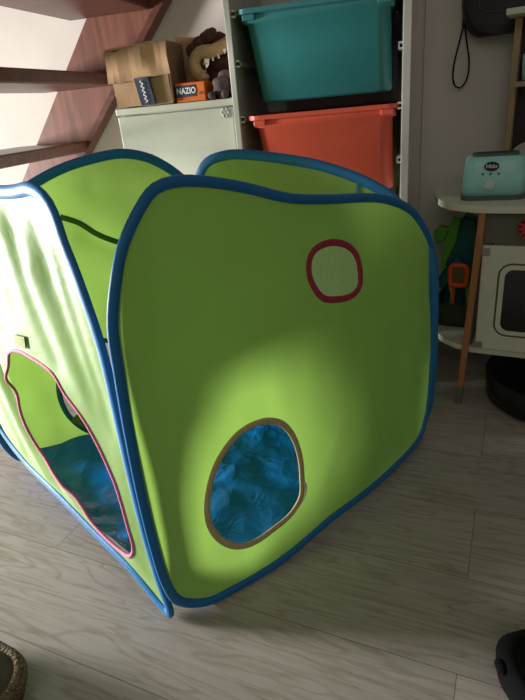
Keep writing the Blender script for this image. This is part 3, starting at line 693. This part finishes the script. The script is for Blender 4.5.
link('magnifier_frame', sweep(fr_, 0.0075, 0.0075, Vector((0, -1, 0)), True, 10), M['torange'], og, True)
link('magnifier_lens', prism(rrect(-0.020, 0.020, 0.112, 0.166, 0.011, 6), 'y', -0.002, 0.002), M['lens'], og)
link('magnifier_handle', sweep([Vector((-0.004, 0.004, 0.0)), Vector((-0.012, 0.002, 0.07)), Vector((-0.024, 0, 0.124))], 0.005, 0.005, None, False, 10), M['torange'], og, True)
for k, (a, b_, h, m, nm) in enumerate(((-0.065, 0.165, 0.115, 'tyellow', 'yellow'), (-0.018, 0.180, 0.105, 'tgreen', 'green'))):
    q = bmesh.new(); sweep([Vector((0, 0, 0)), Vector((0.006 * (1 - 2 * k), 0, h))], 0.006, 0.006, None, False, 10, q); blob(q, (0.006 * (1 - 2 * k), 0, h), (0.008, 0.008, 0.008), seg=10)
    o = tag(link('toy_stick', q, M[m], None, True), 'short %s plastic stick standing in the grey basket' % nm, 'toy'); o.location = kp(a, b_, 0.174)

# black tub under the kitchen
tb = thing('round_tub', 'low round black tub on the floor under the toy kitchen', 'tub', (0.775, 1.25, 0))
link('tub_body', lathe([(0.155, 0), (0.170, 0.012), (0.176, 0.075), (0.172, 0.082), (0.166, 0.080), (0.155, 0.015), (0.02, 0.012)], 48), M['tub'], tb, True)
link('tub_rim', sweep([Vector((0.174 * math.cos(2 * math.pi * k / 48), 0.174 * math.sin(2 * math.pi * k / 48), 0.082)) for k in range(48)], 0.004, 0.004, Vector((0, 0, 1)), True, 8), M['tub'], tb, True)
# ------------------------------------------------------------------ handbag on the wall
hb = thing('handbag', 'dark plum handbag with a wrist loop hanging on the right wall', 'bag', WO, YAW)
prof = [(0.090, 1.10), (0.092, 0.985), (0.096, 0.955), (0.108, 0.930), (0.124, 0.914), (0.142, 0.907), (0.19, 0.909), (0.27, 0.912), (0.345, 0.916), (0.365, 0.94), (0.372, 1.0), (0.372, 1.10), (0.34, 1.12), (0.12, 1.12)]
link('bag_body', prism(prof, 'y', -0.075, -0.004, 0.012), M['plum'], hb, True)
link('bag_piping', sweep(catmull([(0.124, -0.0755, 1.09), (0.126, -0.0755, 0.99), (0.132, -0.0755, 0.968), (0.146, -0.0755, 0.960), (0.20, -0.0755, 0.957), (0.33, -0.0755, 0.957)], False, 0.01), 0.0018, 0.0018, None, False, 8), M['piping'], hb, True)
ws = link('wrist_strap', sweep(catmull([(0.099, -0.02, 0.944), (0.088, -0.02, 0.895), (0.079, -0.02, 0.850), (0.078, -0.02, 0.815), (0.086, -0.02, 0.794), (0.097, -0.02, 0.789), (0.110, -0.02, 0.800), (0.118, -0.02, 0.826), (0.117, -0.02, 0.862), (0.109, -0.02, 0.90), (0.101, -0.02, 0.944)], False, 0.008), 0.0022, 0.005, Vector((0, -1, 0)), False, 8), M['blackfab'], hb, True)
link('strap_clasp', sweep(catmull([(0.097, -0.024, 0.985), (0.100, -0.024, 0.965), (0.099, -0.022, 0.940)], False, 0.006), 0.006, 0.005, Vector((0, -1, 0)), False, 8), M['black'], hb, True)
link('bag_hanger', sweep([Vector((0.23, -0.002, 1.16)), Vector((0.23, -0.03, 1.16)), Vector((0.23, -0.04, 1.115))], 0.004, 0.004, None, False, 8), M['metal'], hb, True)

# ------------------------------------------------------------------ foreground edges
cu = thing('floor_cushion', 'dark taupe cushion with a beige woven border at the lower left corner', 'cushion', (-0.560, 0.508, 0), R(-30))
bm = bmesh.new(); lv = []
for hx, z, r in ((0.105, 0.0, 0.04), (0.118, 0.015, 0.05), (0.120, 0.04, 0.05), (0.112, 0.062, 0.05), (0.08, 0.074, 0.04)):
    lv.append([bm.verts.new((x, y, z)) for x, y in rrect(-hx, hx, -hx * 1.1, hx * 1.1, r, 6)])
for A, B in zip(lv, lv[1:]):
    for j in range(len(A)): bm.faces.new((A[j], A[(j + 1) % len(A)], B[(j + 1) % len(A)], B[j]))
bm.faces.new(lv[0][::-1]); bm.faces.new(lv[-1]); link('cushion_body', bm, M['cushion'], cu, True)
link('woven_border', sweep([Vector((x, y, 0.046)) for x, y in rrect(-0.117, 0.117, -0.129, 0.129, 0.05, 8)], 0.012, 0.016, Vector((0, 0, 1)), True, 12), M['woven'], cu, True)['label'] = 'beige woven border'

bg = thing('open_bag', 'black open bag with a thick collar at the lower right corner', 'bag', (0.402, 0.395, 0), R(8))
bm = bmesh.new(); lv = []
for hx, hy, z in ((0.085, 0.145, 0.0), (0.098, 0.157, 0.02), (0.100, 0.160, 0.05), (0.092, 0.150, 0.066), (0.078, 0.136, 0.064), (0.070, 0.128, 0.04)):
    lv.append([bm.verts.new((x + 0.004 * noise.noise(Vector((x * 25, y * 25, 2))), y + 0.004 * noise.noise(Vector((x * 25, y * 25, 6))), z)) for x, y in rrect(-hx, hx, -hy, hy, 0.055, 8)])
for A, B in zip(lv, lv[1:]):
    for j in range(len(A)): bm.faces.new((A[j], A[(j + 1) % len(A)], B[(j + 1) % len(A)], B[j]))
bm.faces.new(lv[0][::-1]); link('bag_body', bm, M['blackfab'], bg, True)
link('bag_lining', prism(rrect(-0.074, 0.074, -0.132, 0.132, 0.05, 8), 'z', 0.036, 0.041), M['lining'], bg)['label'] = 'rose grey lining'
b = bmesh.new(); blob(b, (-0.097, 0.112, 0.055), (0.008, 0.012, 0.007), seg=12); link('strap_end', b, M['blackfab'], bg, True)
